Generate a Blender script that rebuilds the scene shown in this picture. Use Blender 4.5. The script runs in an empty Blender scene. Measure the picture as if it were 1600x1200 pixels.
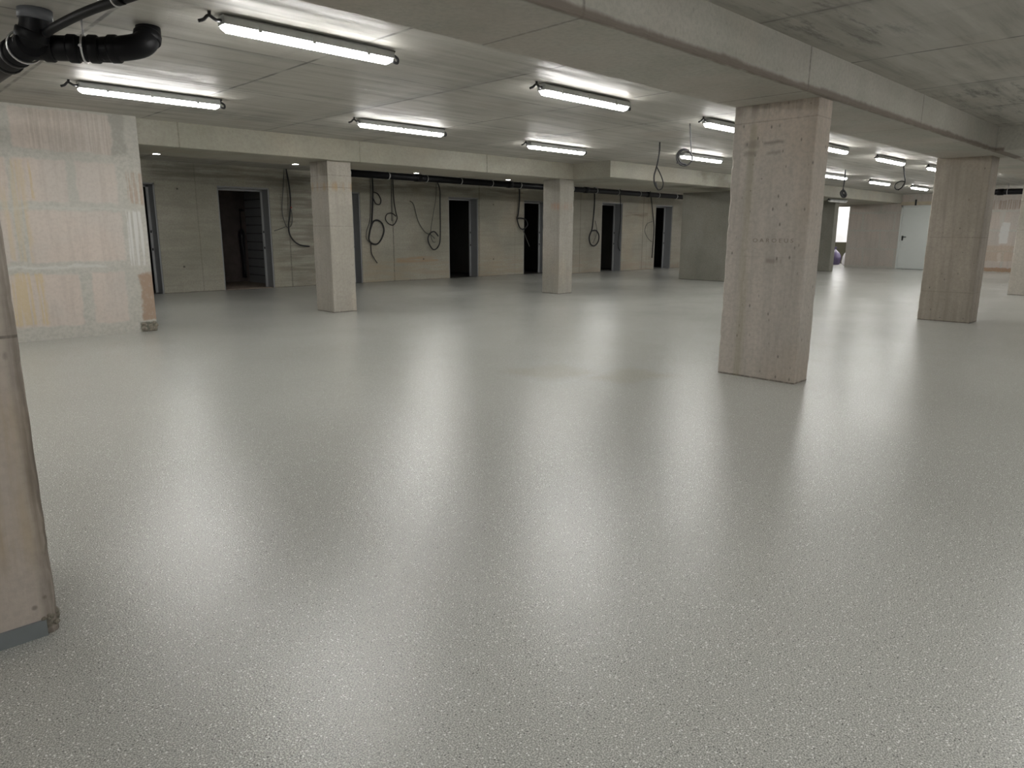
import bpy, bmesh, math, random
from mathutils import Vector, Matrix, noise as mnoise

H = 1.25                     # one unit of the plan below = the camera height, 1.25 m
C = bpy.context.scene.collection
SC = bpy.context.scene
random.seed(4)

# ------------------------------------------------------------------ camera, world, exposure
cd = bpy.data.cameras.new('camera'); cam = bpy.data.objects.new('camera', cd); C.objects.link(cam)
cd.sensor_fit = 'HORIZONTAL'; cd.sensor_width = 36.0; cd.lens = 1099.67 / 1600 * 36.0
cd.clip_start = 0.05; cd.clip_end = 200
RR = Vector((0.7157558, -0.6983404, 0.0037888)); RU = Vector((0.1450023, 0.1539211, 0.9773856)); RF = Vector((0.6831311, 0.6990200, -0.2114309))
m = Matrix.Identity(4)
for i in range(3):
    m[i][0] = RR[i]; m[i][1] = RU[i]; m[i][2] = -RF[i]
m[2][3] = H
cam.matrix_world = m
SC.camera = cam
w = bpy.data.worlds.new('world'); SC.world = w; w.use_nodes = True
w.node_tree.nodes['Background'].inputs[0].default_value = (0.02, 0.022, 0.025, 1)
w.node_tree.nodes['Background'].inputs[1].default_value = 0.2
SC.view_settings.view_transform = 'Standard'; SC.view_settings.look = 'None'
SC.view_settings.gamma = 1.0; SC.view_settings.use_curve_mapping = False
SC.view_settings.exposure = 2.18
SC.cycles.use_denoising = True
SC.cycles.max_bounces = 10; SC.cycles.diffuse_bounces = 6
SC.cycles.sample_clamp_indirect = 6.0
LAMP = 11.0                   # radiance of the tube diffusers

ZC, ZS = 2.07, 1.825         # slab underside, beam underside
XE, YC1, YC2 = 22.2, 12.10, 11.45
X0, Y0 = -5.0, -6.0

# ------------------------------------------------------------------ node helper
class NT:
    def __init__(s, name):
        s.mat = bpy.data.materials.new(name); s.mat.use_nodes = True
        s.t = s.mat.node_tree; s.b = s.t.nodes['Principled BSDF']; s._xyz = None
    def put(s, sock, v):
        if isinstance(v, bpy.types.NodeSocket): s.t.links.new(v, sock)
        elif isinstance(v, (tuple, list)) and len(v) == 3 and sock.type == 'RGBA': sock.default_value = (*v, 1)
        else: sock.default_value = v
    def node(s, t, **kw):
        n = s.t.nodes.new(t)
        for k, v in kw.items(): setattr(n, k, v)
        return n
    def m(s, op, a, b=0.0, c=0.0, clamp=False):
        n = s.node('ShaderNodeMath', operation=op, use_clamp=clamp)
        s.put(n.inputs[0], a); s.put(n.inputs[1], b); s.put(n.inputs[2], c)
        return n.outputs[0]
    def vec(s):
        if s._xyz is None:
            tc = s.node('ShaderNodeTexCoord')
            sc = s.node('ShaderNodeVectorMath', operation='SCALE'); s.t.links.new(tc.outputs['Object'], sc.inputs[0]); sc.inputs['Scale'].default_value = 1 / H
            sp = s.node('ShaderNodeSeparateXYZ'); s.t.links.new(sc.outputs[0], sp.inputs[0])
            s._v = sc.outputs[0]; s._xyz = sp.outputs
        return s._v
    def xyz(s, i): s.vec(); return s._xyz[i]
    def noise(s, scale=1.0, stretch=(1, 1, 1), detail=4, rough=0.55, off=0.0, dist=0.0):
        mp = s.node('ShaderNodeMapping'); s.t.links.new(s.vec(), mp.inputs['Vector'])
        mp.inputs['Scale'].default_value = stretch; mp.inputs['Location'].default_value = (off, off * .7, off * 1.3)
        n = s.node('ShaderNodeTexNoise'); s.t.links.new(mp.outputs[0], n.inputs['Vector'])
        n.inputs['Scale'].default_value = scale; n.inputs['Detail'].default_value = detail
        n.inputs['Roughness'].default_value = rough; n.inputs['Distortion'].default_value = dist
        return n.outputs['Fac']
    def voro(s, scale, stretch=(1, 1, 1), out='Distance', off=0.0):
        mp = s.node('ShaderNodeMapping'); s.t.links.new(s.vec(), mp.inputs['Vector'])
        mp.inputs['Scale'].default_value = stretch; mp.inputs['Location'].default_value = (off, off, off)
        n = s.node('ShaderNodeTexVoronoi'); s.t.links.new(mp.outputs[0], n.inputs['Vector']); n.inputs['Scale'].default_value = scale
        return n.outputs[out]
    def ramp(s, v, a, b, lo=0.0, hi=1.0):
        n = s.node('ShaderNodeMapRange'); n.interpolation_type = 'SMOOTHSTEP'
        s.put(n.inputs['Value'], v); s.put(n.inputs['From Min'], a); s.put(n.inputs['From Max'], b)
        s.put(n.inputs['To Min'], lo); s.put(n.inputs['To Max'], hi)
        return n.outputs[0]
    def mix(s, f, a, b, mode='MIX'):
        n = s.node('ShaderNodeMix', data_type='RGBA', blend_type=mode)
        s.put(n.inputs[0], f); s.put(n.inputs[6], a); s.put(n.inputs[7], b)
        return n.outputs[2]
    def line(s, axis, val, wd, wob=0.0, nz=None):
        p = s.xyz(axis)
        if nz is not None: p = s.m('ADD', p, s.m('MULTIPLY', s.m('SUBTRACT', nz, 0.5), wob))
        return s.ramp(s.m('ABSOLUTE', s.m('SUBTRACT', p, val)), wd * .35, wd, 1.0, 0.0)
    def band(s, axis, a, b, soft, nz=None, wob=0.0):
        p = s.xyz(axis)
        if nz is not None: p = s.m('ADD', p, s.m('MULTIPLY', s.m('SUBTRACT', nz, 0.5), wob))
        return s.m('MULTIPLY', s.ramp(p, a - soft, a + soft), s.ramp(p, b - soft, b + soft, 1.0, 0.0))
    def rect(s, ax, a, b, ay, c, d, soft=0.012, nz=None, wob=0.0):
        return s.m('MULTIPLY', s.band(ax, a, b, soft, nz, wob), s.band(ay, c, d, soft, nz, wob))
    def mx(s, *a):
        r = a[0]
        for v in a[1:]: r = s.m('MAXIMUM', r, v)
        return r
    def mul(s, *a):
        r = a[0]
        for v in a[1:]: r = s.m('MULTIPLY', r, v)
        return r
    def bump(s, h, strength, dist=0.01, prev=None):
        n = s.node('ShaderNodeBump'); s.put(n.inputs['Height'], h); n.inputs['Strength'].default_value = strength; n.inputs['Distance'].default_value = dist
        if prev is not None: s.t.links.new(prev, n.inputs['Normal'])
        return n.outputs[0]
    def out(s, col, rough, normal=None, spec=0.5, metal=0.0, coat=0.0):
        s.put(s.b.inputs['Base Color'], col); s.put(s.b.inputs['Roughness'], rough)
        s.put(s.b.inputs['Specular IOR Level'], spec); s.b.inputs['Metallic'].default_value = metal
        if normal is not None: s.t.links.new(normal, s.b.inputs['Normal'])
        return s.mat

def plain(name, col, rough=0.5, metal=0.0, spec=0.5, var=0.0):
    n = NT(name)
    c = n.mix(n.ramp(n.noise(9.0, detail=3), 0.3, 0.7, 0, var), col, tuple(x * .6 for x in col)) if var else col
    return n.out(c, rough, None, spec, metal)

def concrete(name, col, streak=(10, 10, 0.8), dark=0.35, warm=0.3, pits=0.0, marks=(), rough=(0.55, 0.8), bump=0.25, off=0.0, stains_shade=(), patches=(), spec=0.35, fine=1.0):
    """cast concrete: soft clouds, formwork streaks, pits, joints (axis, value, width) and stains (ax,a,b, ay,c,d, strength)"""
    n = NT(name)
    big = n.noise(1.1, detail=5, off=off); st = n.noise(1.6, stretch=streak, detail=6, rough=0.6, off=off + 3)
    fn = n.noise(38, detail=4, rough=0.7, off=off)
    c = n.mix(n.ramp(big, 0.35, 0.68), col, tuple(x * y for x, y in zip(col, (0.80, 0.81, 0.79))))
    c = n.mix(n.ramp(st, 0.42, 0.72, 0, dark), c, tuple(x * .52 for x in col))
    c = n.mix(n.ramp(st, 0.28, 0.44, warm * .6, 0), c, tuple(min(1, x * y) for x, y in zip(col, (1.35, 1.33, 1.28))))
    wm = n.noise(0.9, detail=3, off=off + 9)
    c = n.mix(n.ramp(wm, 0.48, 0.7, 0, warm), c, tuple(x * y for x, y in zip(col, (1.16, 0.98, 0.82))))
    c = n.mix(n.ramp(fn, 0.35, 0.7, 0, 0.42 * fine), c, tuple(x * .6 for x in col))
    hgt = n.m('ADD', n.m('MULTIPLY', fn, 0.5), st)
    if pits:
        v = n.voro(19, stretch=(1, 1, .5), off=off); g = n.noise(4, detail=2, off=off + 5)
        p = n.mul(n.ramp(n.m('ADD', v, n.m('MULTIPLY', fn, .12)), 0.10, 0.22, 1, 0), n.ramp(g, 0.40, 0.50))
        v2 = n.voro(22, off=off + 2); p = n.mx(p, n.mul(n.ramp(v2, 0.06, 0.2, 1, 0), n.ramp(g, 0.42, 0.36), 0.8))
        c = n.mix(n.m('MULTIPLY', p, pits), c, tuple(x * .28 for x in col)); hgt = n.m('SUBTRACT', hgt, p)
    wob = n.noise(3.0, detail=5, rough=.7, off=off + 1)
    for (ax, val, wd, s_) in tuple(marks) + ((2, .002, .012, .8),):
        l = n.m('MULTIPLY', n.line(ax, val, wd, wd * 1.6, wob), n.ramp(fn, 0.3, 0.6, s_ * .55, s_))
        c = n.mix(l, c, tuple(x * .22 for x in col)); hgt = n.m('SUBTRACT', hgt, l)
    for (ax, a, b, ay, cc, d, s_, tint) in stains_shade:
        soft = min(b - a, d - cc) * .35
        k = n.mul(n.rect(ax, a, b, ay, cc, d, soft, wob, soft * 1.5), n.ramp(st, 0.38, 0.6), s_)
        c = n.mix(k, c, tint)
    for (ax, a, b, ay, cc, d, s_, tint) in patches:
        k = n.mul(n.rect(ax, a, b, ay, cc, d, 0.012, wob, 0.05), s_)
        c = n.mix(k, c, tint)
    r = n.ramp(big, 0.3, 0.7, *rough)
    return n.out(c, r, n.bump(hgt, bump, 0.006), spec)

# ------------------------------------------------------------------ materials
GC = (0.455, 0.44, 0.395)          # slab concrete
PC = (0.52, 0.475, 0.428)           # pillar concrete
M = {}
def ceiling_mat():
    n = NT('slab_concrete')
    st = n.noise(1.5, stretch=(.55, 6, 1), detail=7, rough=.62); st2 = n.noise(1.0, stretch=(5, .7, 1), detail=5, off=7)
    big = n.noise(.55, detail=4, off=2); fn = n.noise(30, detail=4, rough=.7)
    c = n.mix(n.ramp(big, .35, .65), GC, tuple(x * .84 for x in GC))
    c = n.mix(n.ramp(st, .50, .72, 0, .55), c, tuple(x * .50 for x in GC))
    c = n.mix(n.ramp(st2, .52, .75, 0, .3), c, tuple(x * .6 for x in GC))
    c = n.mix(n.ramp(st, .30, .42, .35, 0), c, tuple(x * 1.3 for x in GC))
    c = n.mix(n.ramp(n.noise(1.3, detail=2, off=11), .58, .72, 0, .35), c, (.29, .235, .19))
    wob = n.noise(2.5, detail=4, off=5); ls = []
    for k in range(-4, 18):
        if k != 0: ls.append(n.line(0, 1.24 * k, .016, .02, wob))
    py = [5.68, 4.45, 3.2, 6.9, .3, -1.5, 10.2]
    for y in py: ls.append(n.m('MULTIPLY', n.line(1, y, .015, .03, wob), .8))
    ln = n.mul(n.mx(*ls), n.ramp(n.noise(4, detail=3, off=8), .36, .6, .25, .95))
    c = n.mix(ln, c, tuple(x * .30 for x in GC))
    bl = n.mx(n.rect(0, 6.3, 8.2, 1, 1.2, 1.95, .25, wob, .5), n.rect(0, 3.0, 4.6, 1, 1.45, 1.95, .2, wob, .4), n.rect(0, 9.3, 12.5, 1, 7.0, 7.6, .2, wob, .3))
    bl = n.mul(bl, n.ramp(n.noise(2.2, stretch=(1, 5, 1), detail=7, rough=.75, off=4), .5, .62), .75)
    c = n.mix(bl, c, tuple(x * .33 for x in GC))
    wb = n.mul(n.mx(n.line(0, 6.28, .16, .1, wob), n.line(0, 3.66, .12, .1, wob), n.line(1, 6.9, .25, .2, wob)), n.ramp(st2, .4, .6), .5)
    c = n.mix(wb, c, tuple(x * .55 for x in GC))
    h = n.m('ADD', n.m('ADD', st, n.m('MULTIPLY', fn, .3)), n.m('MULTIPLY', ln, -.12))
    nb = n.bump(h, .7, .008)
    return n.out(c, n.ramp(st, .35, .65, .42, .70), nb, .28)
M['ceiling'] = ceiling_mat()

def floor_mat():
    n = NT('sealed_resin_floor')
    base = (0.47, 0.47, 0.44)
    big = n.noise(.45, detail=3); fl = n.noise(300, detail=2, rough=.6)
    c = n.mix(n.ramp(big, .35, .7), base, tuple(x * .93 for x in base))
    c = n.mix(n.ramp(fl, .44, .62, 0, .75), c, tuple(x * .48 for x in base))
    c = n.mix(n.ramp(fl, .36, .48, .75, 0), c, tuple(x * 1.5 for x in base))
    # white and dark chips scattered in the resin
    vc = n.node('ShaderNodeSeparateColor'); n.t.links.new(n.voro(170, out='Color'), vc.inputs[0])
    vd = n.voro(170); wh = n.mul(n.ramp(vc.outputs[0], .87, .88), n.ramp(vd, .30, .42, 1, 0))
    c = n.mix(n.m('MULTIPLY', wh, .85), c, (.86, .87, .85))
    dk = n.mul(n.ramp(vc.outputs[1], .90, .91), n.ramp(vd, .28, .40, 1, 0))
    c = n.mix(n.m('MULTIPLY', dk, .75), c, (.10, .10, .095))
    wob = n.noise(2.0, detail=4, off=3)
    bl = n.mx(n.rect(0, 3.45, 4.0, 1, 3.2, 3.65, .12, wob, .4), n.rect(0, 3.7, 4.3, 1, 2.7, 3.1, .12, wob, .4))
    c = n.mix(n.m('MULTIPLY', bl, .28), c, (.30, .27, .20))
    peel = n.noise(190, detail=2, rough=.5, off=1); wav = n.noise(1.1, detail=1, off=6); mid = n.noise(26, detail=1, off=2)
    h = n.m('ADD', peel, n.m('MULTIPLY', mid, .5))
    n1 = n.bump(h, .5, .0020); n2 = n.bump(wav, .38, .012, n1)
    r = n.ramp(n.noise(1.5, detail=2, off=12), .3, .7, .235, .266)
    return n.out(c, r, n2, .75)
M['floor'] = floor_mat()

def block_mat(name, blocks, ax, extra=(), tint=(.58, .51, .455)):
    """big pale blocks (a, b, z0, z1) framed by grey plastered joints"""
    n = NT(name)
    wob = n.noise(7, detail=4, rough=.65); st = n.noise(2, stretch=(9, 9, .7), detail=5); fn = n.noise(34, detail=4, rough=.7); big = n.noise(1.6, detail=4, off=4)
    mort = n.mix(n.ramp(fn, .35, .7), (.50, .485, .44), (.42, .41, .37))
    mort = n.mix(n.ramp(big, .5, .7, 0, .5), mort, (.41, .40, .36))
    blk = n.mix(n.ramp(big, .36, .62), tint, tuple(x * y for x, y in zip(tint, (.92, .96, .98))))
    blk = n.mix(n.ramp(st, .45, .68, 0, .28), blk, tuple(x * .66 for x in tint))
    blk = n.mix(n.ramp(fn, .4, .7, 0, .25), blk, tuple(x * .6 for x in tint))
    msk = n.mx(*[n.rect(ax, a, b, 2, c, d, .014, wob, .07) for a, b, c, d in blocks])
    c = n.mix(msk, mort, blk)
    for (a, b, z0, z1, col, s_, streaky) in extra:
        k = n.mul(n.rect(ax, a, b, 2, z0, z1, .016, wob, .11), s_, n.ramp(fn, .3, .5, .7, 1))
        if streaky: k = n.mul(k, n.ramp(n.noise(2.4, stretch=(16, 16, .5), detail=4, off=a), .42, .56))
        c = n.mix(k, c, col)
    return n.out(c, .85, n.bump(n.m('ADD', n.m('MULTIPLY', msk, -.5), n.m('ADD', fn, st)), .35, .006), .25)
WL = []
for a, b in ((-3.2, -1.9), (-1.82, -.4), (-.32, .62), (.70, 1.28), (1.37, 2.17)): WL.append((a, b, 1.70, 2.05))
for a, b in ((-2.6, -1.2), (-1.1, .3), (.38, 1.30), (1.35, 1.75), (1.83, 2.17)): WL.append((a, b, 1.25, 1.62))
for a, b in ((-3.2, -1.9), (-1.82, -.4), (-.32, .62), (.70, 1.30), (1.40, 2.18)): WL.append((a, b, .71, 1.17))
for a, b in ((-2.6, -1.2), (-1.1, .3), (.38, 1.10), (1.18, 1.76), (1.86, 2.15)): WL.append((a, b, .12, .60))
M['block_left'] = block_mat('pale_block_masonry', WL, 0, extra=(
    (1.22, 1.47, .14, .61, (.56, .45, .27), .7, 1), (1.24, 1.42, .72, 1.6, (.55, .45, .29), .5, 1), (1.45, 1.49, 1.26, 1.6, (.52, .40, .20), .55, 1),
    (1.5, 2.15, 1.70, 2.05, (.36, .31, .26), .4, 1),
    (2.22, 2.37, .66, 1.19, (.62, .62, .60), .8, 1), (2.28, 2.42, .12, .585, (.34, .245, .18), .92, 0), (2.26, 2.42, 1.25, 1.55, (.38, .28, .215), .65, 1),
    (2.25, 2.42, -.1, .10, (.11, .11, .085), .9, 0), (1.2, 2.0, .655, .672, (.62, .63, .60), .7, 0), (1.2, 2.3, 1.19, 1.20, (.55, .56, .52), .6, 0), (2.16, 2.28, 1.7, 2.07, (.27, .26, .23), .5, 0)))
EB = []
for (z0, z1, s_) in ((.06, .52, 0), (.57, 1.05, .45), (1.10, 1.55, .1), (1.60, 2.05, .5)):
    y = -6.0 + s_
    while y < 12: EB.append((y, y + .82, z0, z1)); y += .87
EB = [b for b in EB if b[1] > 3.9 and b[0] < 9.3]
M['block_end'] = block_mat('end_wall_blocks', EB, 1, tint=(.53, .47, .42), extra=(
    (4.35, 4.55, .75, 1.28, (.62, .62, .60), .9, 0), (4.5, 4.6, 1.2, 1.8, (.52, .5, .46), .6, 0), (4.45, 4.52, .28, .5, (.62, .61, .58), .8, 0),
    (4.0, 4.9, .02, .12, (.33, .20, .12), .8, 0), (4.2, 4.85, .3, .7, (.42, .30, .2), .4, 0), (4.0, 5.0, 1.62, 1.85, (.28, .20, .15), .6, 1)))
tie = []
def dot(ax, x, z): return (ax, x - .014, x + .014, 2, z - .014, z + .014, .9, (.05, .045, .04))
W1P = [dot(0, 4.31, 1.65), dot(0, 4.31, .42), dot(0, 11.21, 1.6), dot(0, 11.21, .38), dot(0, 9.2, .43)]
M['wall_a'] = concrete('corridor_wall_concrete', (.42, .40, .335), streak=(.8, .8, 9), dark=.3, warm=.28, pits=.25, rough=(.6, .8),
    marks=[(0, 4.6, .012, .3), (0, 6.2, .016, .6), (0, 8.45, .016, .75), (0, 10.78, .014, .8), (0, 11.9, .012, .3)],
    stains_shade=[(0, 7.7, 12.2, 2, -.2, .42, .45, (.42, .34, .24)), (0, 8.5, 9.6, 2, .38, .47, .8, (.40, .26, .15)), (0, 3.9, 12.2, 2, 1.80, 2.07, .55, (.13, .12, .10)), (0, 5.95, 6.9, 2, 0, 1.8, .5, (.16, .14, .12))], patches=W1P)  # the dark band along the wall top is painted shade
M['wall_b'] = concrete('corridor_wall_concrete_end', (.44, .415, .35), streak=(.8, .8, 8), dark=.25, warm=.35, pits=.25, off=5,
    marks=[(0, 13.5, .014, .6), (0, 16.1, .016, .7), (0, 16.3, .012, .4)], stains_shade=[(0, 13.2, 18, 2, -.2, .4, .4, (.42, .33, .25)), (0, 15.3, 16.3, 2, 1.4, 1.5, .8, (.2, .16, .12))])
M['end_conc'] = concrete('end_wall_concrete', (.40, .385, .33), off=8)
M['beam_a'] = concrete('main_beam_concrete', (.46, .446, .395), streak=(1.2, 1, 1.0), dark=.25, warm=.15, pits=.3, off=1,
    marks=[(0, 2.3, .012, .7), (0, 4.36, .012, .75), (0, 6.45, .012, .6), (0, 1.0, .012, .6)],
    stains_shade=[(0, -5, 22, 1, 2.0, 2.62, .3, (.50, .42, .36))], patches=[(1, 1.88, 1.978, 2, 1.78, 1.860, .9, (.17, .14, .115)), (0, 3.66, 4.25, 2, 1.855, 1.872, .5, (.42, .41, .37))])
M['beam_b'] = concrete('row_beam_concrete', (.41, .395, .335), streak=(1.0, 1, 2.0), dark=.25, warm=.2, pits=.2, off=4,
    marks=[(0, 2.82, .01, .5), (0, 4.95, .01, .35), (0, 7.05, .012, .7), (0, 12.0, .012, .3)],
    stains_shade=[(0, 9.2, 10.2, 1, 7.2, 7.9, .9, (.14, .12, .09)), (0, 11.3, 14.0, 1, 7.0, 7.7, .9, (.12, .11, .085)), (0, 2.4, 22, 1, 7.8, 8.7, .35, (.33, .28, .20))])
def pillar_mat(name, off, col=PC, marks=(), stains_shade=(), pits=.8, dark=.4, patches=()):
    return concrete(name, col, streak=(9, 9, .55), dark=dark, warm=.3, pits=pits, off=off, marks=marks, stains_shade=stains_shade, patches=patches, bump=.35)
M['p_a'] = pillar_mat('pillar_concrete_scuffed', 2.0, marks=[(2, 1.715, .006, .3), (2, .84, .005, .10)],
    patches=[(1, 2.20, 2.33, 2, 1.568, 1.585, .65, (.16, .14, .12)), (1, 2.36, 2.47, 2, 1.55, 1.60, .4, (.2, .175, .15)), (1, 2.21, 2.31, 2, 1.505, 1.52, .5, (.18, .16, .135)), (1, 2.38, 2.47, 2, 1.50, 1.53, .45, (.2, .175, .15))],
    stains_shade=[(1, 1.95, 2.6, 2, 1.76, 1.84, .45, (.22, .185, .15)), (1, 2.15, 2.26, 2, .80, .83, .5, (.2, .17, .14)), (1, 2.38, 2.44, 2, -.1, 1.7, .35, (.30, .27, .17))])
M['p_b'] = pillar_mat('pillar_concrete_streaked', 6.0, (.43, .38, .325), dark=.6, marks=[(2, .955, .006, .3), (2, .34, .006, .25)])
M['p_c'] = pillar_mat('pillar_concrete_plain', 9.0, (.48, .445, .39), dark=.25, pits=.35, marks=[(2, 1.52, .008, .4), (2, 1.06, .006, .35), (2, 1.66, .006, .3)], stains_shade=[(2, 1.48, 1.58, 1, 7.8, 8.3, .6, (.40, .27, .13)), (2, 1.6, 1.85, 0, 4.4, 4.58, .5, (.2, .16, .12))])
M['p_d'] = pillar_mat('pillar_concrete_grey', 12.0, (.43, .405, .36), dark=.25, pits=.3, stains_shade=[(2, 1.35, 1.45, 1, 7.8, 7.98, .6, (.42, .25, .17))])
M['p_e'] = pillar_mat('pillar_concrete_near', 15.0, (.60, .525, .47), dark=.2, marks=[(2, .757, .005, .8)], stains_shade=[(0, .1, .3, 2, .2, .6, .5, (.42, .32, .18)), (0, .0, .2, 2, .1, .4, .5, (.25, .17, .12)), (0, .288, .33, 2, -.1, 1.9, .8, (.12, .10, .08))])
M['p_f'] = concrete('wide_pier_concrete', (.31, .30, .26), streak=(2, 2, 1), dark=.3, warm=.1, pits=.7, off=18)
M['conc'] = concrete('plain_concrete', GC, off=21)
M['dark_room'] = concrete('darkened_room_concrete', (.10, .095, .085), off=25)  # the back rooms' darkness is put into this near-black colour
M['brown_wall'] = plain('brown_room_wall', (.22, .18, .165), .85, var=.5)
M['brown_floor'] = plain('brown_room_floor', (.36, .29, .235), .7, var=.5)
def plank_mat():
    n = NT('grey_planked_partition'); z = n.xyz(2)
    f = n.m('FRACT', n.m('DIVIDE', z, .158)); k = n.ramp(n.m('ABSOLUTE', n.m('SUBTRACT', f, .5)), .44, .485)
    c = n.mix(k, n.mix(n.noise(6), (.34, .35, .37), (.27, .28, .29)), (.03, .03, .03))
    return n.out(c, .6)
M['plank'] = plank_mat()
M['white_wall'] = plain('white_room_wall', (.86, .86, .88), .6, var=.03)
M['skirting'] = plain('blue_grey_sealant', (.20, .22, .23), .45, var=.3)
M['rubble'] = concrete('broken_edge_aggregate', (.26, .235, .19), pits=1.0, off=30, bump=.8)
M['black'] = plain('black_pipe_plastic', (.004, .004, .005), .5, var=.2, spec=.18)
M['greywrap'] = plain('grey_pipe_sleeve', (.10, .105, .115), .5, var=.3)
M['zinc'] = plain('zinc_clamp', (.55, .55, .55), .35, metal=.9)
M['cable'] = plain('black_cable', (.013, .013, .015), .5)
M['cable_grey'] = plain('grey_cable', (.09, .09, .085), .55)
M['cable_red'] = plain('red_cable_tape', (.35, .05, .04), .55)
M['housing'] = plain('grey_lamp_housing', (.40, .41, .40), .5, var=.1)
M['frame'] = plain('grey_steel_door_frame', (.29, .30, .31), .42, var=.1)
M['frame_edge'] = plain('pale_steel_frame_edge', (.42, .43, .44), .45)
M['hinge'] = plain('dark_hinge', (.02, .02, .02), .5)
M['firedoor'] = plain('grey_painted_fire_door', (.66, .69, .67), .45, var=.04)
M['handle'] = plain('black_door_handle', (.015, .015, .015), .4)
M['lintel'] = plain('pale_lintel', (.50, .44, .33), .7, var=.3)
M['bench'] = plain('dark_olive_panel', (.055, .052, .03), .6)
M['bag_purple'] = plain('purple_plastic_film', (.09, .07, .15), .25, var=.5)
M['bag_white'] = plain('white_plastic_film', (.75, .74, .78), .3, var=.1)
M['bag_black'] = plain('black_plastic_film', (.02, .02, .025), .3)
M['stamp'] = plain('grey_brown_stamp_stain', (.25, .215, .18), .8)
def emis(name, s_, col=(1, 1, 1)):
    n = NT(name); n.out((.8, .8, .8), .5); n.b.inputs['Emission Color'].default_value = (*col, 1); n.b.inputs['Emission Strength'].default_value = s_
    return n.mat
M['lens'] = emis('lit_tube_diffuser', LAMP, (1.0, .99, .965))
M['lens_off'] = plain('unlit_white_diffuser', (.75, .75, .72), .4)
M['spot'] = emis('lit_spot_glass', 14.0, (1, .97, .92))

# ------------------------------------------------------------------ mesh helpers (plan units in, metres out)
def link(name, me, mat, parent=None, smooth=False):
    me.materials.append(mat) if mat else None
    o = bpy.data.objects.new(name, me); C.objects.link(o)
    if parent is not None: o.parent = parent
    if smooth:
        for p in me.polygons: p.use_smooth = True
    return o
class MB:
    """collects shapes, then links them as one mesh; o = origin in plan units"""
    def __init__(s): s.v = []; s.f = []; s.sm = []
    def add(s, vs, fs, smooth=False):
        k = len(s.v); s.v += [tuple(v) for v in vs]; s.f += [tuple(i + k for i in f) for f in fs]; s.sm += [smooth] * len(fs); return s
    def box(s, x0, x1, y0, y1, z0, z1):
        vs = [(x, y, z) for x in (x0, x1) for y in (y0, y1) for z in (z0, z1)]
        return s.add(vs, [(0, 1, 3, 2), (4, 6, 7, 5), (0, 4, 5, 1), (2, 3, 7, 6), (0, 2, 6, 4), (1, 5, 7, 3)])
    def prism(s, ring, d, flat=False):
        n = len(ring); vs = list(ring) + [tuple(Vector(p) + Vector(d)) for p in ring]
        return s.add(vs, [tuple(range(n))[::-1], tuple(range(n, 2 * n))] + [(i, (i + 1) % n, n + (i + 1) % n, n + i) for i in range(n)])
    def tube(s, pts, r, n=10, closed=False, smooth_path=0, caps=True):
        pts = [Vector(p) for p in pts]
        if smooth_path: pts = catmull(pts, smooth_path, closed)
        N = len(pts); rr = r if callable(r) else (lambda t: r)
        T = []
        for i in range(N):
            a = pts[i - 1] if (i or closed) else pts[i]; b = pts[(i + 1) % N] if (i < N - 1 or closed) else pts[i]
            T.append((b - a).normalized())
        up = Vector((0, 0, 1)) if abs(T[0].z) < .9 else Vector((1, 0, 0))
        u = T[0].cross(up).normalized(); vs = []
        for i in range(N):
            u = (u - T[i] * u.dot(T[i])).normalized(); v = T[i].cross(u); q = rr(i / max(1, N - 1))
            for k in range(n):
                a = 2 * math.pi * k / n; vs.append(pts[i] + u * (q * math.cos(a)) + v * (q * math.sin(a)))
        fs = []
        for i in range(N if closed else N - 1):
            j = (i + 1) % N
            for k in range(n): fs.append((i * n + k, i * n + (k + 1) % n, j * n + (k + 1) % n, j * n + k))
        s.add(vs, fs, True)
        if not closed and caps:
            k = len(s.v) - len(vs)
            s.f += [tuple(range(k, k + n))[::-1], tuple(range(k + (N - 1) * n, k + N * n))]; s.sm += [False, False]
        return s
    def build(s, name, mat, parent=None, o=(0, 0, 0)):
        me = bpy.data.meshes.new(name)
        me.from_pydata([((v[0] - o[0]) * H, (v[1] - o[1]) * H, (v[2] - o[2]) * H) for v in s.v], [], s.f)
        me.polygons.foreach_set('use_smooth', s.sm); me.update()
        bm = bmesh.new(); bm.from_mesh(me); bmesh.ops.recalc_face_normals(bm, faces=bm.faces); bm.to_mesh(me); bm.free()
        me.materials.append(mat)
        ob = bpy.data.objects.new(name, me); C.objects.link(ob)
        if parent is not None: ob.parent = parent
        else: ob.location = (o[0] * H, o[1] * H, o[2] * H)
        return ob
def catmull(p, k, closed=False):
    out = []; n = len(p)
    for i in range(n if closed else n - 1):
        a = p[i - 1] if (i or closed) else p[0]; b = p[i]; c = p[(i + 1) % n]; d = p[(i + 2) % n] if (closed or i + 2 < n) else p[-1]
        for j in range(k):
            t = j / k
            out.append(.5 * ((2 * b) + (c - a) * t + (2 * a - 5 * b + 4 * c - d) * t * t + (3 * b - a - 3 * c + d) * t ** 3))
    if not closed: out.append(p[-1])
    return out
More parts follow.
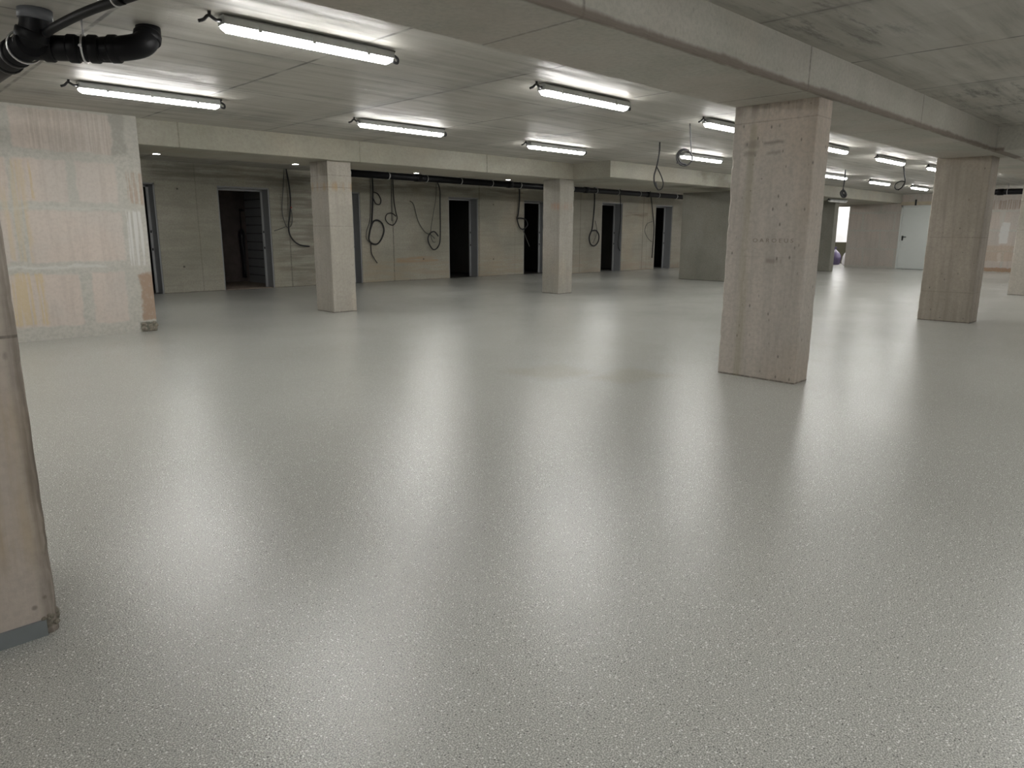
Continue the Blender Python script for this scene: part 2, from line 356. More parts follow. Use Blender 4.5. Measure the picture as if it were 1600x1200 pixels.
def cast(mb, lo, hi, axis, chip=.008, bev=.007, step=.05, seed=0.0):
    """a cast bar with bevelled, slightly broken edges; swept along axis 0, 1 or 2"""
    A = axis; B, D = [i for i in (0, 1, 2) if i != A]
    L = hi[A] - lo[A]; n = max(2, int(L / step)); rows = []; per = []
    cs = [(lo[B], lo[D], 1, 1), (hi[B], lo[D], -1, 1), (hi[B], hi[D], -1, -1), (lo[B], hi[D], 1, -1)]
    for i in range(n + 1):
        t = lo[A] + L * i / n; row = []
        for ci, (b, d, sb, sd) in enumerate(cs):
            q = mnoise.noise(Vector((t * 9, ci * 7.3 + seed, 1.7))) + .6 * mnoise.noise(Vector((t * 31, ci * 3.1 + seed, 4.2)))
            e = bev + chip * max(0, q + .15) * 1.6
            pts = [(b, d + sd * e), (b + sb * e * .35, d + sd * e * .35), (b + sb * e, d)]
            if ci in (1, 3): pts = pts[::-1]
            row += pts
        rows.append((t, row))
    k = 12; vs = []
    for t, row in rows:
        for b, d in row:
            v = [0, 0, 0]; v[A] = t; v[B] = b; v[D] = d; vs.append(tuple(v))
    fs = [(i * k + j, i * k + (j + 1) % k, (i + 1) * k + (j + 1) % k, (i + 1) * k + j) for i in range(n) for j in range(k)]
    fs += [tuple(range(k))[::-1], tuple(range(n * k, n * k + k))]
    return mb.add(vs, fs)
def tag(o, label=None, cat=None, group=None, kind=None):
    if label: o['label'] = label
    if cat: o['category'] = cat
    if group: o['group'] = group
    if kind: o['kind'] = kind
    return o
def empty(name, loc):
    o = bpy.data.objects.new(name, None); C.objects.link(o); o.location = tuple(x * H for x in loc); o.empty_display_size = .1
    return o
def S(o, label, cat): return tag(o, label, cat, kind='structure')
def dup(root, loc=None):
    r = root.copy(); C.objects.link(r)
    if loc is not None: r.location = tuple(x * H for x in loc)
    for ch in list(root.children):
        c = ch.copy(); C.objects.link(c); c.parent = r
        for g in list(ch.children):
            d = g.copy(); C.objects.link(d); d.parent = c
    return r

# ================================================================== THE SETTING
S(MB().box(X0 - .3, XE + 4.5, Y0 - .3, YC1, -.2, 0).build('floor', M['floor']), 'glossy speckled light grey resin floor across the whole basement', 'floor')
S(MB().box(X0 - .3, XE + 4.5, Y0 - .3, 17, ZC, ZC + .25).build('ceiling', M['ceiling']), 'bare grey concrete ceiling slab with formwork seams', 'ceiling')

# corridor wall with its door openings
HD = 1.73; T = .27
OP1 = [(3.05, 3.97), (4.95, 5.86), (6.80, 7.70), (9.90, 10.75), (12.20, 13.02)]
OP2 = [(14.33, 15.18), (16.68, 17.50)]
def pierced(ops, x0, x1, y, t=T):
    b = MB(); x = x0
    for a, c in ops:
        b.box(x, a, y, y + t, 0, ZC); b.box(a, c, y, y + t, HD, ZC); x = c
    b.box(x, x1, y, y + t, 0, ZC); return b
S(pierced(OP1, X0, 13.15, YC1).build('wall_corridor', M['wall_a']), 'long bare concrete corridor wall pierced by dark doorways', 'wall')
b = pierced(OP2, 13.15, XE, YC2); b.box(13.15, 13.4, YC2 + T, YC1 + T, 0, ZC)
S(b.build('wall_corridor_end', M['wall_b']), 'nearer stretch of corridor wall beyond the step in the wall', 'wall')
# end wall: blocks, with an opening and a door opening
DY0, DY1, DZ = 6.10, 6.98, 1.76
OY0, OY1 = 8.40, 9.25
b = MB()
for (a, c, z0, z1) in ((Y0, DY0, 0, ZC), (DY0, DY1, DZ, ZC), (DY1, OY0, 0, ZC), (OY0, OY1, 1.77, ZC), (OY1, YC1 + .2, 0, ZC)): b.box(XE, XE + .22, a, c, z0, z1)
S(b.build('wall_end', M['block_end']), 'far end wall of pinkish concrete blocks with a fire door', 'wall')
S(MB().box(X0 - .2, X0, Y0, 17, 0, ZC).build('wall_back', M['conc']), 'concrete wall behind the viewpoint', 'wall')
S(MB().box(X0, XE, Y0 - .2, Y0, 0, ZC).build('wall_right', M['conc']), 'concrete wall along the right side of the basement', 'wall')
b = MB(); b.box(X0, 2.40, 7.64, 7.90, 0, ZC)
S(b.build('wall_left', M['block_left']), 'pinkish block wall with grey plastered joints at the left', 'wall')

# rooms behind the corridor wall
b = MB().box(X0, XE, 16.8, 17, 0, ZC)
for x in (4.45, 9.0, 11.5, 13.9, 15.9, 19): b.box(x, x + .12, (YC1 if x < 13 else YC2) + T, 16.8, 0, ZC)
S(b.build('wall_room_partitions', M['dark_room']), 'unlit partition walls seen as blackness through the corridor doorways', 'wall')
S(MB().box(6.15, 6.3, YC1 + T, 13.78, 0, ZC).build('wall_room_planked', M['plank']), 'grey horizontally jointed partition seen inside the wide left doorway', 'wall')
b = MB().box(4.57, 6.3, 13.95, 14.05, 0, ZC); b.box(6.3, 9.0, 13.9, 14.0, 0, ZC)
S(b.build('wall_room_brown', M['brown_wall']), 'dark brown back wall inside the wide left doorway', 'wall')
b = MB().box(4.57, 6.15, YC1 + .04, 14.2, -.1, .006)
S(b.build('floor_room_brown', M['brown_floor']), 'dusty brown floor inside the wide left doorway', 'floor')
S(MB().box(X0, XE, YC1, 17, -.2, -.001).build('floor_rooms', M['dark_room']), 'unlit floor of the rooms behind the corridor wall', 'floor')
# bright room behind the end opening
b = MB().box(XE + 4.0, XE + 4.2, 7.5, 12.5, 0, ZC); b.box(XE + .22, XE + 4, 7.4, 7.5, 0, ZC); b.box(XE + .22, XE + 4, 12.3, 12.4, 0, ZC)
S(b.build('wall_bright_room', M['white_wall']), 'brightly lit white wall beyond the narrow end opening', 'wall')
b = MB().box(XE + .22, XE + 4.3, DY0 - .4, DY0 - .3, 0, ZC); b.box(XE + .6, XE + .7, DY0 - .3, 7.4, 0, ZC)
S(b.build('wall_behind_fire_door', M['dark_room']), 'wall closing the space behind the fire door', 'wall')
S(MB().box(XE + 2.4, XE + 2.6, 7.6, 12.2, 0, .70).build('trim_bright_room', M['bench']), 'dark olive low panel crossing the bright room beyond the end opening', 'panel')

# beams
S(cast(MB(), (X0, 1.96, ZS), (XE, 2.57, ZC + .02), 0, chip=.010, bev=.010, seed=1).build('beam', M['beam_a']), 'wide concrete beam running from top centre to the right pillars', 'beam')
b = cast(MB(), (8.86, Y0, ZS), (9.75, 1.965, ZC + .02), 1, seed=3)
S(b.build('beam', M['beam_a']), 'concrete cross beam meeting the main beam at the right edge', 'beam')
b = cast(MB(), (X0, 7.74, ZS), (8.95, 8.68, ZC + .02), 0, chip=.004, seed=5)
S(b.build('beam', M['beam_b']), 'concrete beam along the corridor over the two left pillars', 'beam')
b = cast(MB(), (8.92, 6.99, ZS), (XE, 8.68, ZC + .02), 0, chip=.004, seed=8)
S(b.build('beam', M['beam_b']), 'extra wide concrete beam from the second corridor pillar to the end wall', 'beam')

# pillars
def pillar(x0, x1, y0, y1, mat, label, seed, chip=.009, top=ZS):
    ax, ay = (x0 + x1) / 2, (y0 + y1) / 2
    o = cast(MB(), (x0, y0, 0), (x1, y1, top + .01), 2, chip=chip, bev=.006, step=.03, seed=seed).build('concrete_pillar', M[mat])
    return S(o, label, 'pillar')
pA = pillar(4.60, 4.81, 1.99, 2.56, 'p_a', 'broad scuffed concrete pillar standing right of centre under the main beam', 11)
pillar(9.28, 9.60, 2.07, 2.61, 'p_b', 'streaked concrete pillar where the cross beam meets the main beam', 17)
pillar(14.2, 14.5, 2.10, 2.68, 'p_c', 'distant concrete pillar cut off by the right picture edge', 23)
pillar(4.55, 4.88, 7.84, 8.26, 'p_c', 'pale concrete pillar nearest the block wall, under the corridor beam', 29)
pillar(8.68, 9.02, 7.80, 8.17, 'p_d', 'grey concrete pillar under the step in the corridor beam', 31)
pillar(13.5, 13.9, 7.02, 8.60, 'p_f', 'wide dark concrete pier at the end of the black corridor pipe', 37, chip=.003)
pillar(19.2, 19.45, 7.64, 8.5, 'p_f', 'narrow far concrete pillar beside the bright end opening', 41, chip=.002)
p0 = pillar(-.05, .313, 1.97, 2.5, 'p_e', 'nearest concrete pillar with chipped edge, at the left picture edge', 43, chip=.012)
# sealant band at the near pillar's foot and its broken corner
MB().box(-.052, .285, 1.962, 1.972, 0, .042).build('base_band', M['skirting'], p0)['label'] = 'blue grey sealant band'
b = MB(); rnd = random.Random(5)
def lump(mb, c, r, rnd, n=7):
    vs = []; fs = []
    rings = 4
    vs.append((c[0], c[1], c[2] - r))
    for i in range(1, rings):
        th = math.pi * i / rings
        for k in range(n):
            a = 2 * math.pi * k / n; q = r * (.75 + .5 * rnd.random())
            vs.append((c[0] + q * math.sin(th) * math.cos(a), c[1] + q * math.sin(th) * math.sin(a), c[2] - q * math.cos(th)))
    vs.append((c[0], c[1], c[2] + r))
    for k in range(n): fs.append((0, 1 + (k + 1) % n, 1 + k))
    for i in range(rings - 2):
        for k in range(n): fs.append((1 + i * n + k, 1 + i * n + (k + 1) % n, 1 + (i + 1) * n + (k + 1) % n, 1 + (i + 1) * n + k))
    t = len(vs) - 1
    for k in range(n): fs.append((t, 1 + (rings - 2) * n + k, 1 + (rings - 2) * n + (k + 1) % n))
    mb.add(vs, fs)
for i in range(30):
    lump(b, (.30 + rnd.uniform(-.022, .012), 1.975 + rnd.uniform(-.006, .02), rnd.uniform(.0, .05)), rnd.uniform(.005, .011), rnd)
b.build('broken_corner', M['rubble'], p0)['label'] = 'crumbled corner with exposed aggregate'
b = MB(); rnd = random.Random(8)
for i in range(26): lump(b, (2.385 + rnd.uniform(-.12, .012), 7.645 + rnd.uniform(-.004, .01), rnd.uniform(.0, .09)), rnd.uniform(.012, .024), rnd)
b.build('mortar_patch', M['rubble'], bpy.data.objects['wall_left'])['label'] = 'dark rough mortar patch at the wall foot'

# stencil-like marks on the broad pillar
def stamp(txt, y_left, y_right, z, size, k):
    cu = bpy.data.curves.new('stamped_lettering', 'FONT'); cu.body = txt; cu.size = size * 1.4 * H; cu.extrude = .0004
    n = max(1, len(txt)); cu.space_character = 1.0
    o = bpy.data.objects.new('stamped_lettering', cu); C.objects.link(o); o.data.materials.append(M['stamp'])
    # reads left to right towards -y on the face turned to -x
    R = Matrix(((0, 0, -1), (-1, 0, 0), (0, 1, 0))).to_4x4()
    bpy.context.view_layer.update()
    wdt = o.dimensions.x or 1
    sx = (y_left - y_right) * H / wdt
    o.matrix_world = Matrix.Translation((4.5995 * H - .0005, y_left * H, z * H)) @ R @ Matrix.Diagonal((sx, 1, 1, 1))
    o.parent = pA
    return o
stamp('O A R O E U S', 2.362, 2.08, .937, .026, 0)

# ------------------------------------------------------------------ doors of the corridor: frame set deep in each opening
FR_N = ['grey steel door frame at the left end of the corridor, beside the block wall',
        'grey steel door frame of the wide left doorway showing a brown room',
        'grey steel door frame just right of the first corridor pillar',
        'grey steel door frame of the black doorway mid corridor, left of the second pillar',
        'grey steel door frame half hidden behind the second corridor pillar',
        'grey steel door frame of the first doorway right of the second pillar',
        'grey steel door frame of the last doorway before the wide pier']
for i, ((a, c), y) in enumerate([(q, YC1) for q in OP1] + [(q, YC2) for q in OP2]):
    d = empty('door_%d' % (i + 1), ((a + c) / 2, y + .2, 0)); o = ((a + c) / 2, y + .2, 0)
    y0, y1, fw = y + .012, y + T - .01, .022
    b = MB().box(a, a + fw, y0, y1, 0, HD); b.box(c - fw, c, y0, y1, 0, HD); b.box(a, c, y0, y1, HD - fw, HD)
    b.build('frame_lining', M['frame'], d, o)
    b = MB(); e = .035
    b.box(a + fw, a + fw + e, y1 - .03, y1, 0, HD - fw); b.box(c - fw - e, c - fw, y1 - .03, y1, 0, HD - fw); b.box(a + fw, c - fw, y1 - .03, y1, HD - fw - e, HD - fw)
    b.build('frame_rebate', M['frame_edge'], d, o)
    for z in (.70, .98):
        MB().tube([(c - fw - .02, y1 - .036, z - .02), (c - fw - .02, y1 - .036, z + .02)], .009, 8).build('hinge', M['hinge'], d, o)
    S(d, FR_N[i], 'door frame')

# far fire door
d = empty('door_8', (XE, (DY0 + DY1) / 2, 0)); o = (XE, (DY0 + DY1) / 2, 0)
b = MB().box(XE - .012, XE + .2, DY0, DY0 + .04, 0, DZ); b.box(XE - .012, XE + .2, DY1 - .04, DY1, 0, DZ); b.box(XE - .012, XE + .2, DY0, DY1, DZ - .04, DZ)
b.build('door_frame', M['firedoor'], d, o)
lf = MB().box(XE + .015, XE + .06, DY0 + .043, DY1 - .043, .012, DZ - .043).build('door_leaf', M['firedoor'], d, o)
b = MB().box(XE + .006, XE + .016, DY1 - .125, DY1 - .085, .80, .93)
b.tube([(XE + .015, DY1 - .105, .90), (XE - .035, DY1 - .105, .90), (XE - .04, DY1 - .12, .90), (XE - .04, DY1 - .21, .90)], .012, 8)
b.build('door_handle', M['handle'], lf, o)
S(d, 'closed pale grey fire door with black handle in the far end wall', 'door')
S(MB().box(XE - .03, XE + .01, DY0 - .1, DY1 + .03, DZ + .015, DZ + .105).build('trim_1', M['lintel']), 'pale lintel strip above the far fire door', 'lintel')
b = MB().box(XE - .05, XE - .03, 6.60, 6.64, DZ + .0, DZ + .16)
tag(b.build('wall_bracket', M['cable'], None, (XE, 6.62, DZ)), 'small dark bracket above the far fire door', 'bracket')

# ================================================================== LAMPS
LH = .515                                     # half length
def lamp(x, y, lit=True, zc=ZC):
    z1 = zc - .006; r = empty('linear_ceiling_lamp', (x, y, zc)); o = (x, y, zc)
    b = MB()
    prof = [(-.041, z1 - .046), (-.041, z1 - .010), (-.030, z1), (.030, z1), (.041, z1 - .010), (.041, z1 - .046)]
    b.prism([(x - LH, y + p, q) for p, q in prof], (2 * LH, 0, 0))
    b.build('housing', M['housing'], r, o)
    b = MB(); vs = []; secs = [(-LH + .002, .62, .55), (-LH + .03, 1, 1), (LH - .03, 1, 1), (LH - .002, .62, .55)]
    p2 = [(-.037, 0), (-.037, -.008), (-.033, -.020), (-.022, -.029), (0, -.032), (.022, -.029), (.033, -.020), (.037, -.008), (.037, 0)]
    for sx, a, h in secs:
        for p, q in p2: vs.append((x + sx, y + p * a, z1 - .046 + q * h))
    k = len(p2); fs = [(i * k + j, i * k + (j + 1) % k, (i + 1) * k + (j + 1) % k, (i + 1) * k + j) for i in range(3) for j in range(k)]
    fs += [tuple(range(k))[::-1], tuple(range(3 * k, 4 * k))]
    b.add(vs, fs); b.build('diffuser', M['lens' if lit else 'lens_off'], r, o)
    for sx in (-.33, -.02, .33):
        for ya in (y - .0465, y + .041): MB().box(x + sx - .010, x + sx + .010, ya, ya + .0055, z1 - .056, z1 - .02).build('clip', M['housing'], r, o)
    b = MB().tube([(x - LH, y, z1 - .025), (x - LH - .03, y - .01, z1 - .03), (x - LH - .065, y - .01, z1 - .015), (x - LH - .085, y + .005, z1 - .035), (x - LH - .11, y + .01, z1 - .045)], .0085, 8, smooth_path=4)
    b.tube([(x - LH - .062, y - .01, z1 - .016), (x - LH - .058, y - .005, zc + .002)], .0085, 8)
    b.build('feed_cable', M['cable'], r, o)
    b = MB().tube([(x + LH, y, z1 - .025), (x + LH + .02, y, z1 - .02), (x + LH + .05, y, z1 - .035), (x + LH + .045, y - .003, z1 - .06), (x + LH + .015, y - .003, z1 - .055), (x + LH + .012, y, z1 - .025), (x + LH + .03, y + .004, zc + .002)], .0085, 8, smooth_path=5)
    b.build('end_loop', M['cable'], r, o)
    return r
LL = [ # centre x, y, label
 (2.16, 3.80, 'largest lit tube lamp, at the top left nearest the viewer'),
 (2.08, 6.17, 'lit tube lamp in front of the block wall, below the black drain pipes'),
 (4.52, 3.80, 'lit tube lamp at top centre, beside the main beam'),
 (4.48, 6.19, 'lit tube lamp above the first corridor pillar'),
 (6.90, 6.26, 'lit tube lamp left of the dangling cables, above the second corridor pillar'),
 (6.78, 3.78, 'lit tube lamp cut off by the left edge of the broad pillar'),
 (9.16, 5.56, 'lit tube lamp seen through the coiled hanging cable'),
 (9.16, 3.78, 'lit tube lamp emerging high on the right side of the broad pillar'),
 (11.33, 3.78, 'largest whole lit tube lamp between the broad and the streaked pillar'),
 (13.40, 3.72, 'lit tube lamp end peeking out left of the streaked pillar'),
 (13.72, 5.52, 'lit tube lamp lower right of the broad pillar, beside a hanging cable knot'),
 (16.05, 5.52, 'middle one of the three small far tube lamps in a row'),
 (18.55, 5.50, 'farthest small tube lamp, right of the looped far cable')]
proto = None
for x, y, lab in LL:
    if proto is None: proto = lamp(x, y); o = proto
    else: o = dup(proto, (x, y, ZC))
    tag(o, lab, 'ceiling lamp', 'lit tube lamps on the basement ceiling')
# unseen lamps added for brightness: bays behind and beside the viewpoint, far end
for x, y in ((-.2, 3.8), (-.2, 6.17), (-2.5, 3.8), (-2.5, 6.17), (11.5, 5.56), (15.7, 3.75), (20.6, 3.6), (20.6, 5.5), (6.5, .35), (4.1, -.1), (1.7, .1), (-.7, .1), (9.9+.8, .35), (13.1, .35), (15.6, .35), (18.6, .35),
             (-2.6, -2.6), (1.0, -2.6), (4.2, -2.6), (7.6, -2.6), (12, -2.6)):
    tag(dup(proto, (x, y, ZC)), 'unseen tube lamp added to light a bay', 'ceiling lamp', 'unseen tube lamps added to light the bays')
for x in (-1.5, 3.0, 7.4, 11.8, 16.2, 20):  # unseen lamps added to lift the dim corridor wall
    tag(dup(proto, (x, 9.45, ZC)), 'unseen tube lamp added behind the corridor beam to brighten the corridor', 'ceiling lamp', 'unseen tube lamps added to brighten the corridor')
tag(dup(proto, (XE + 1.0, 9.0, ZC)), 'unseen tube lamp added to brighten the end room', 'ceiling lamp', 'unseen tube lamps added in the bright room')  # unseen lamps added to whiten the wall beyond the end opening
tag(dup(proto, (XE + 2.0, 9.0, ZC)), 'unseen tube lamp added to brighten the end room', 'ceiling lamp', 'unseen tube lamps added in the bright room')
for x, y in ((XE + 3.3, 8.4), (XE + 3.3, 10.0), (XE + 2.0, 10.4), (XE + 2.2, 8.2)):
    tag(dup(proto, (x, y, ZC)), 'unseen tube lamp added to brighten the end room', 'ceiling lamp', 'unseen tube lamps added in the bright room')
tag(dup(proto, (XE + 3.2, 9.0, ZC)), 'unseen tube lamp added to brighten the end room', 'ceiling lamp', 'unseen tube lamps added in the bright room')
e = lamp(18.42, 7.28, lit=False, zc=ZS)
tag(e, 'unlit white tube lamp under the wide beam above the end opening', 'ceiling lamp')

def spot(x, y, lab):
    r = empty('recessed_spotlight', (x, y, ZS)); o = (x, y, ZS)
    n = 16; b = MB()
    b.tube([(x + 0.040 * math.cos(2 * math.pi * k / n), y + 0.040 * math.sin(2 * math.pi * k / n), ZS - .002) for k in range(n)], .005, 6, closed=True)
    b.build('rim', M['zinc'], r, o)
    b = MB().tube([(x, y, ZS + .001), (x, y, ZS - .006)], .036, 16); b.build('lens', M['spot'], r, o)
    tag(r, lab, 'spotlight', 'small spotlights under the corridor beam')
for x, lab in ((2.85, 'small bright spotlight just right of the block wall top'), (4.50, 'small bright spotlight touching the head of the first corridor pillar'),
               (6.38, 'small bright spotlight above the looping wall cables'), (8.22, 'small bright spotlight just left of the second corridor pillar')): spot(x, 8.52, lab)

# ================================================================== PIPES
# black corridor pipe, seen between the first corridor pillar and the pier
PZ, PY, PR = 1.925, 10.6, .058
r = empty('black_drain_pipe', (6.0, PY, PZ)); o = (6.0, PY, PZ)
MB().tube([(6.0, PY, PZ + .02), (17.2, PY, PZ - .015)], PR, 20).build('pipe_run', M['black'], r, o)
for x in (7.9, 10.2, 12.6, 15.0): MB().tube([(x, PY, PZ + .02 - .0031 * (x - 6)), (x + .14, PY, PZ + .02 - .0031 * (x - 6))], PR * 1.13, 20).build('pipe_socket', M['black'], r, o)
for x in (6.55, 7.33, 8.16, 8.97, 9.77, 10.56, 11.4, 12.2, 13.02, 13.83, 14.7, 15.5, 16.3):
    z = PZ + .02 - .0031 * (x - 6)
    b = MB(); n = 20
    b.tube([(x, PY + (PR + .004) * math.cos(2 * math.pi * k / n), z + (PR + .004) * math.sin(2 * math.pi * k / n)) for k in range(n)], .008, 6, closed=True)
    b.tube([(x, PY, z + PR), (x, PY, ZC + .002)], .007, 6)
    b.build('pipe_clamp', M['zinc'], r, o)
tag(r, 'long black drain pipe slung along the corridor ceiling', 'pipe')
# black pipe in front of the far wall
r = empty('black_drain_pipe', (19, 3.0, 1.90)); o = (19, 3.0, 1.9)
MB().tube([(19, 4.30, 1.905), (19, 1.2, 1.885)], .062, 16).build('pipe_run', M['black'], r, o)
for y in (4.05, 3.5, 2.9):
    MB().tube([(19, y, 1.90), (19, y - .12, 1.90)], .070, 16).build('pipe_socket', M['black'], r, o)
MB().tube([(19 + .066 * math.cos(2 * math.pi * k / 16), 3.86, 1.903 + .066 * math.sin(2 * math.pi * k / 16)) for k in range(16)], .008, 6, closed=True).tube([(19, 3.86, 1.96), (19, 3.86, ZC)], .008, 6).build('pipe_clamp', M['zinc'], r, o)
tag(r, 'short black pipe in front of the far block wall, right of the streaked pillar', 'pipe')

# drain pipes at the upper left
def collar(mb, p, d, r, l=.05):
    d = Vector(d).normalized(); p = Vector(p)
    return mb.tube([p - d * l / 2, p - d * (l / 2 - .008), p + d * (l / 2 - .008), p + d * l / 2], lambda t: r if .2 < t < .8 else r * .93, 20)
A_ = Vector((.93, 4.40, 1.915)); B_ = Vector((1.30, 4.24, 1.93)); r0 = .066
r = empty('branched_drain_pipe', A_); o = tuple(A_)
main = [(.80, 7.64, 1.86), (.90, 5.0, 1.90), tuple(A_), ]
MB().tube(main, r0, 24).build('main_run', M['black'], r, o)
el = [(.925, 4.47, 1.915), (.94, 4.42, 1.95), (.955, 4.40, 2.0), (.96, 4.39, ZC + .01)]
MB().tube(el, r0 * 1.0, 24, smooth_path=5).build('ceiling_branch', M['black'], r, o)
MB().tube([(.958, 4.392, 2.022), (.961, 4.388, ZC + .004)], r0 * 1.16, 24).build('ceiling_sleeve', M['greywrap'], r, o)['label'] = 'grey ceiling sleeve'
side = [(.93, 4.52, 1.915), (1.10, 4.425, 1.92), (1.27, 4.33, 1.925)]
MB().tube(side, r0 * .93, 24).build('side_run', M['black'], r, o)
bend = [(1.24, 4.345, 1.925), (1.32, 4.27, 1.932), (1.395, 4.235, 1.955), (1.44, 4.265, 2.0), (1.46, 4.30, 2.04), (1.465, 4.32, ZC + .01)]
MB().tube(bend, r0 * .93, 24, smooth_path=5).build('elbow', M['black'], r, o)
for p, d, q in (((.942, 4.42, 1.955), (.2, -.3, 1), r0 * 1.15), ((.915, 4.68, 1.91), (-.05, 1, 0), r0 * 1.13), ((.91, 4.86, 1.905), (-.05, 1, 0), r0 * 1.13), ((1.02, 4.47, 1.917), (.8, -.45, 0), r0 * 1.06),
                ((1.12, 4.414, 1.92), (.8, -.45, 0), r0 * 1.06), ((1.205, 4.367, 1.924), (.8, -.45, 0), r0 * 1.06), ((1.285, 4.305, 1.928), (.8, -.55, .05), r0 * 1.06), ((1.44, 4.268, 2.005), (.3, .3, 1), r0 * 1.05)):
    collar(MB(), p, d, q).build('pipe_collar', M['black'], r, o)
def clamp(p, d, q):
    d = Vector(d).normalized(); u = d.cross(Vector((0, 0, 1))).normalized(); v = u.cross(d); p = Vector(p); n = 24
    b = MB().tube([p + (u * math.cos(2 * math.pi * k / n) + v * math.sin(2 * math.pi * k / n)) * q for k in range(n)], .006, 6, closed=True)
    b.tube([p + v * q, (p.x + v.x * q, p.y, ZC + .002)], .005, 6); b.tube([p + u * q, p + u * (q + .02)], .007, 6)
    return b
clamp((1.165, 4.39, 1.922), (.8, -.45, 0), r0 * 1.0).build('pipe_clamp', M['zinc'], r, o)
clamp((.925, 4.52, 1.913), (-.05, 1, 0), r0 * 1.17).build('pipe_clamp', M['zinc'], r, o)
MB().tube([(.985, 4.33, 1.955), (1.0, 4.2, 1.965), (1.07, 3.85, 1.985), (1.17, 3.42, 1.99), (1.33, 2.5, 1.99)], .021, 14, smooth_path=4).build('thin_branch', M['black'], r, o)
clamp((1.115, 3.64, 1.99), (.1, -.5, 0), .024).build('pipe_clamp', M['zinc'], r, o)
collar(MB(), (1.12, 3.61, 1.99), (.12, -.5, 0), .027, .05).build('pipe_collar', M['black'], r, o)
tag(r, 'black branched drain pipe under the ceiling at top left', 'pipe')

# ================================================================== CABLES (all hang from the slab or from conduits in the wall)
def cable(paths, lab, group=None, name='hanging_cable'):
    """paths: (points, radius, material, part name)"""
    o = paths[0][0][0]; o = (o[0], o[1], min(o[2], ZC))
    r = empty(name, o)
    for pts, rad, mat, pn in paths:
        q = [(x, y, min(z, ZC)) for x, y, z in pts]
        MB().tube(q, rad, 8, smooth_path=6).build(pn, M[mat], r, o)
    return tag(r, lab, 'cable', group)
yy = lambda y, l: [(x, y + .004 * (i % 3), z) for i, (x, z) in enumerate(l)]
GC1 = 'loose cables hanging along the corridor wall'
cable([(yy(12.04, [(6.176, 2.07), (6.209, 1.84), (6.227, 1.566), (6.196, 1.288), (6.159, 1.098), (6.173, .941), (6.251, .817), (6.372, .747), (6.55, .723)]), .014, 'cable', 'strand'),
       (yy(12.06, [(6.15, 2.07), (6.1, 1.672), (6.065, 1.341), (6.1, 1.142), (6.155, 1.053), (6.234, 1.121), (6.245, 1.289), (6.218, 1.433)]), .008, 'cable_grey', 'thin_strand'),
       ([(6.225, 12.035, 1.42), (6.225, 12.035, 1.395)], .017, 'cable_red', 'tape'),
       (yy(12.07, [(6.13, 1.08), (6.0, 1.03), (5.9, 1.0)]), .006, 'cable_grey', 'thin_strand')], 'J-shaped black cable hanging left of the first corridor pillar', GC1)
cable([(yy(12.04, [(7.943, 2.07), (7.962, 1.986), (7.963, 1.686), (7.912, 1.199), (7.859, .991), (7.837, .844), (7.893, .769), (8.026, .756), (8.136, .867), (8.188, 1.017), (8.148, 1.153), (8.046, 1.213), (7.941, 1.175), (7.876, 1.04)]), .016, 'cable', 'strand'),
       (yy(12.03, [(7.966, 1.746), (8.068, 1.714), (8.137, 1.607), (8.104, 1.521), (8.015, 1.53), (7.961, 1.625)]), .012, 'cable', 'upper_loop'),
       (yy(12.06, [(7.93, 2.07), (7.93, 1.7), (7.90, 1.3), (7.86, 1.15), (7.80, 1.0), (7.79, .86), (7.85, .79)]), .007, 'cable_grey', 'thin_strand'),
       (yy(12.05, [(7.878, .769), (7.884, .584), (7.939, .483), (8.01, .381)]), .010, 'cable', 'tail')], 'thick black cable with two loops right of the first corridor pillar', GC1)
cable([(yy(12.05, [(8.445, 2.07), (8.457, 1.642), (8.494, 1.395), (8.52, 1.257), (8.438, 1.131), (8.33, 1.142), (8.242, 1.228), (8.277, 1.328), (8.4, 1.355), (8.491, 1.295)]), .010, 'cable', 'strand'),
       (yy(12.07, [(8.43, 2.07), (8.416, 1.764), (8.41, 1.206)]), .007, 'cable_grey', 'thin_strand')], 'thin cable ending in one small round loop, mid wall', GC1)
cable([(yy(12.04, [(9.519, 2.07), (9.618, 1.877), (9.627, 1.551), (9.612, .889), (9.556, .689), (9.433, .623), (9.317, .731), (9.286, .863), (9.357, .969), (9.46, .995), (9.561, .903)]), .013, 'cable', 'strand'),
       (yy(12.06, [(9.554, 2.07), (9.527, 1.679), (9.47, 1.416), (9.374, .995), (9.42, .80), (9.50, .78)]), .006, 'cable_grey', 'thin_strand'),
       (yy(12.07, [(8.864, 1.606), (8.959, 1.532), (9.063, 1.214), (9.223, .995), (9.39, .929), (9.49, .849)]), .008, 'cable_grey', 'drooping_strand')], 'black cable with a low loop just left of the mid corridor doorway', GC1)
cable([(yy(12.04, [(11.97, 2.07), (11.994, 1.763), (11.955, 1.398), (11.913, 1.295), (11.999, 1.106), (12.128, 1.062), (12.257, 1.152), (12.212, 1.27), (12.083, 1.313), (11.934, 1.31)]), .016, 'cable', 'strand'),
       (yy(12.05, [(12.107, 1.062), (12.217, .884), (12.351, .657)]), .008, 'cable_grey', 'tail')], 'black looped cable just left of the second corridor pillar', GC1)
cable([(yy(11.38, [(13.922, 2.07), (13.942, 1.657), (13.909, 1.272), (13.868, 1.071), (13.777, .885), (13.834, .714), (13.986, .666), (14.133, .775), (14.151, .932), (14.019, 1.041), (13.845, 1.025)]), .017, 'cable', 'strand'),
       (yy(11.40, [(14.009, 1.274), (14.095, 1.041), (14.052, .885), (13.933, .729)]), .007, 'cable_grey', 'thin_strand')], 'black cable with an oval loop right of the second corridor pillar', GC1)
cable([(yy(11.38, [(14.949, 2.07), (15.018, 1.367), (14.966, .883), (14.953, .639), (15.042, .524)]), .011, 'cable', 'strand')], 'straight thin cable hanging in front of a corridor door frame', GC1)
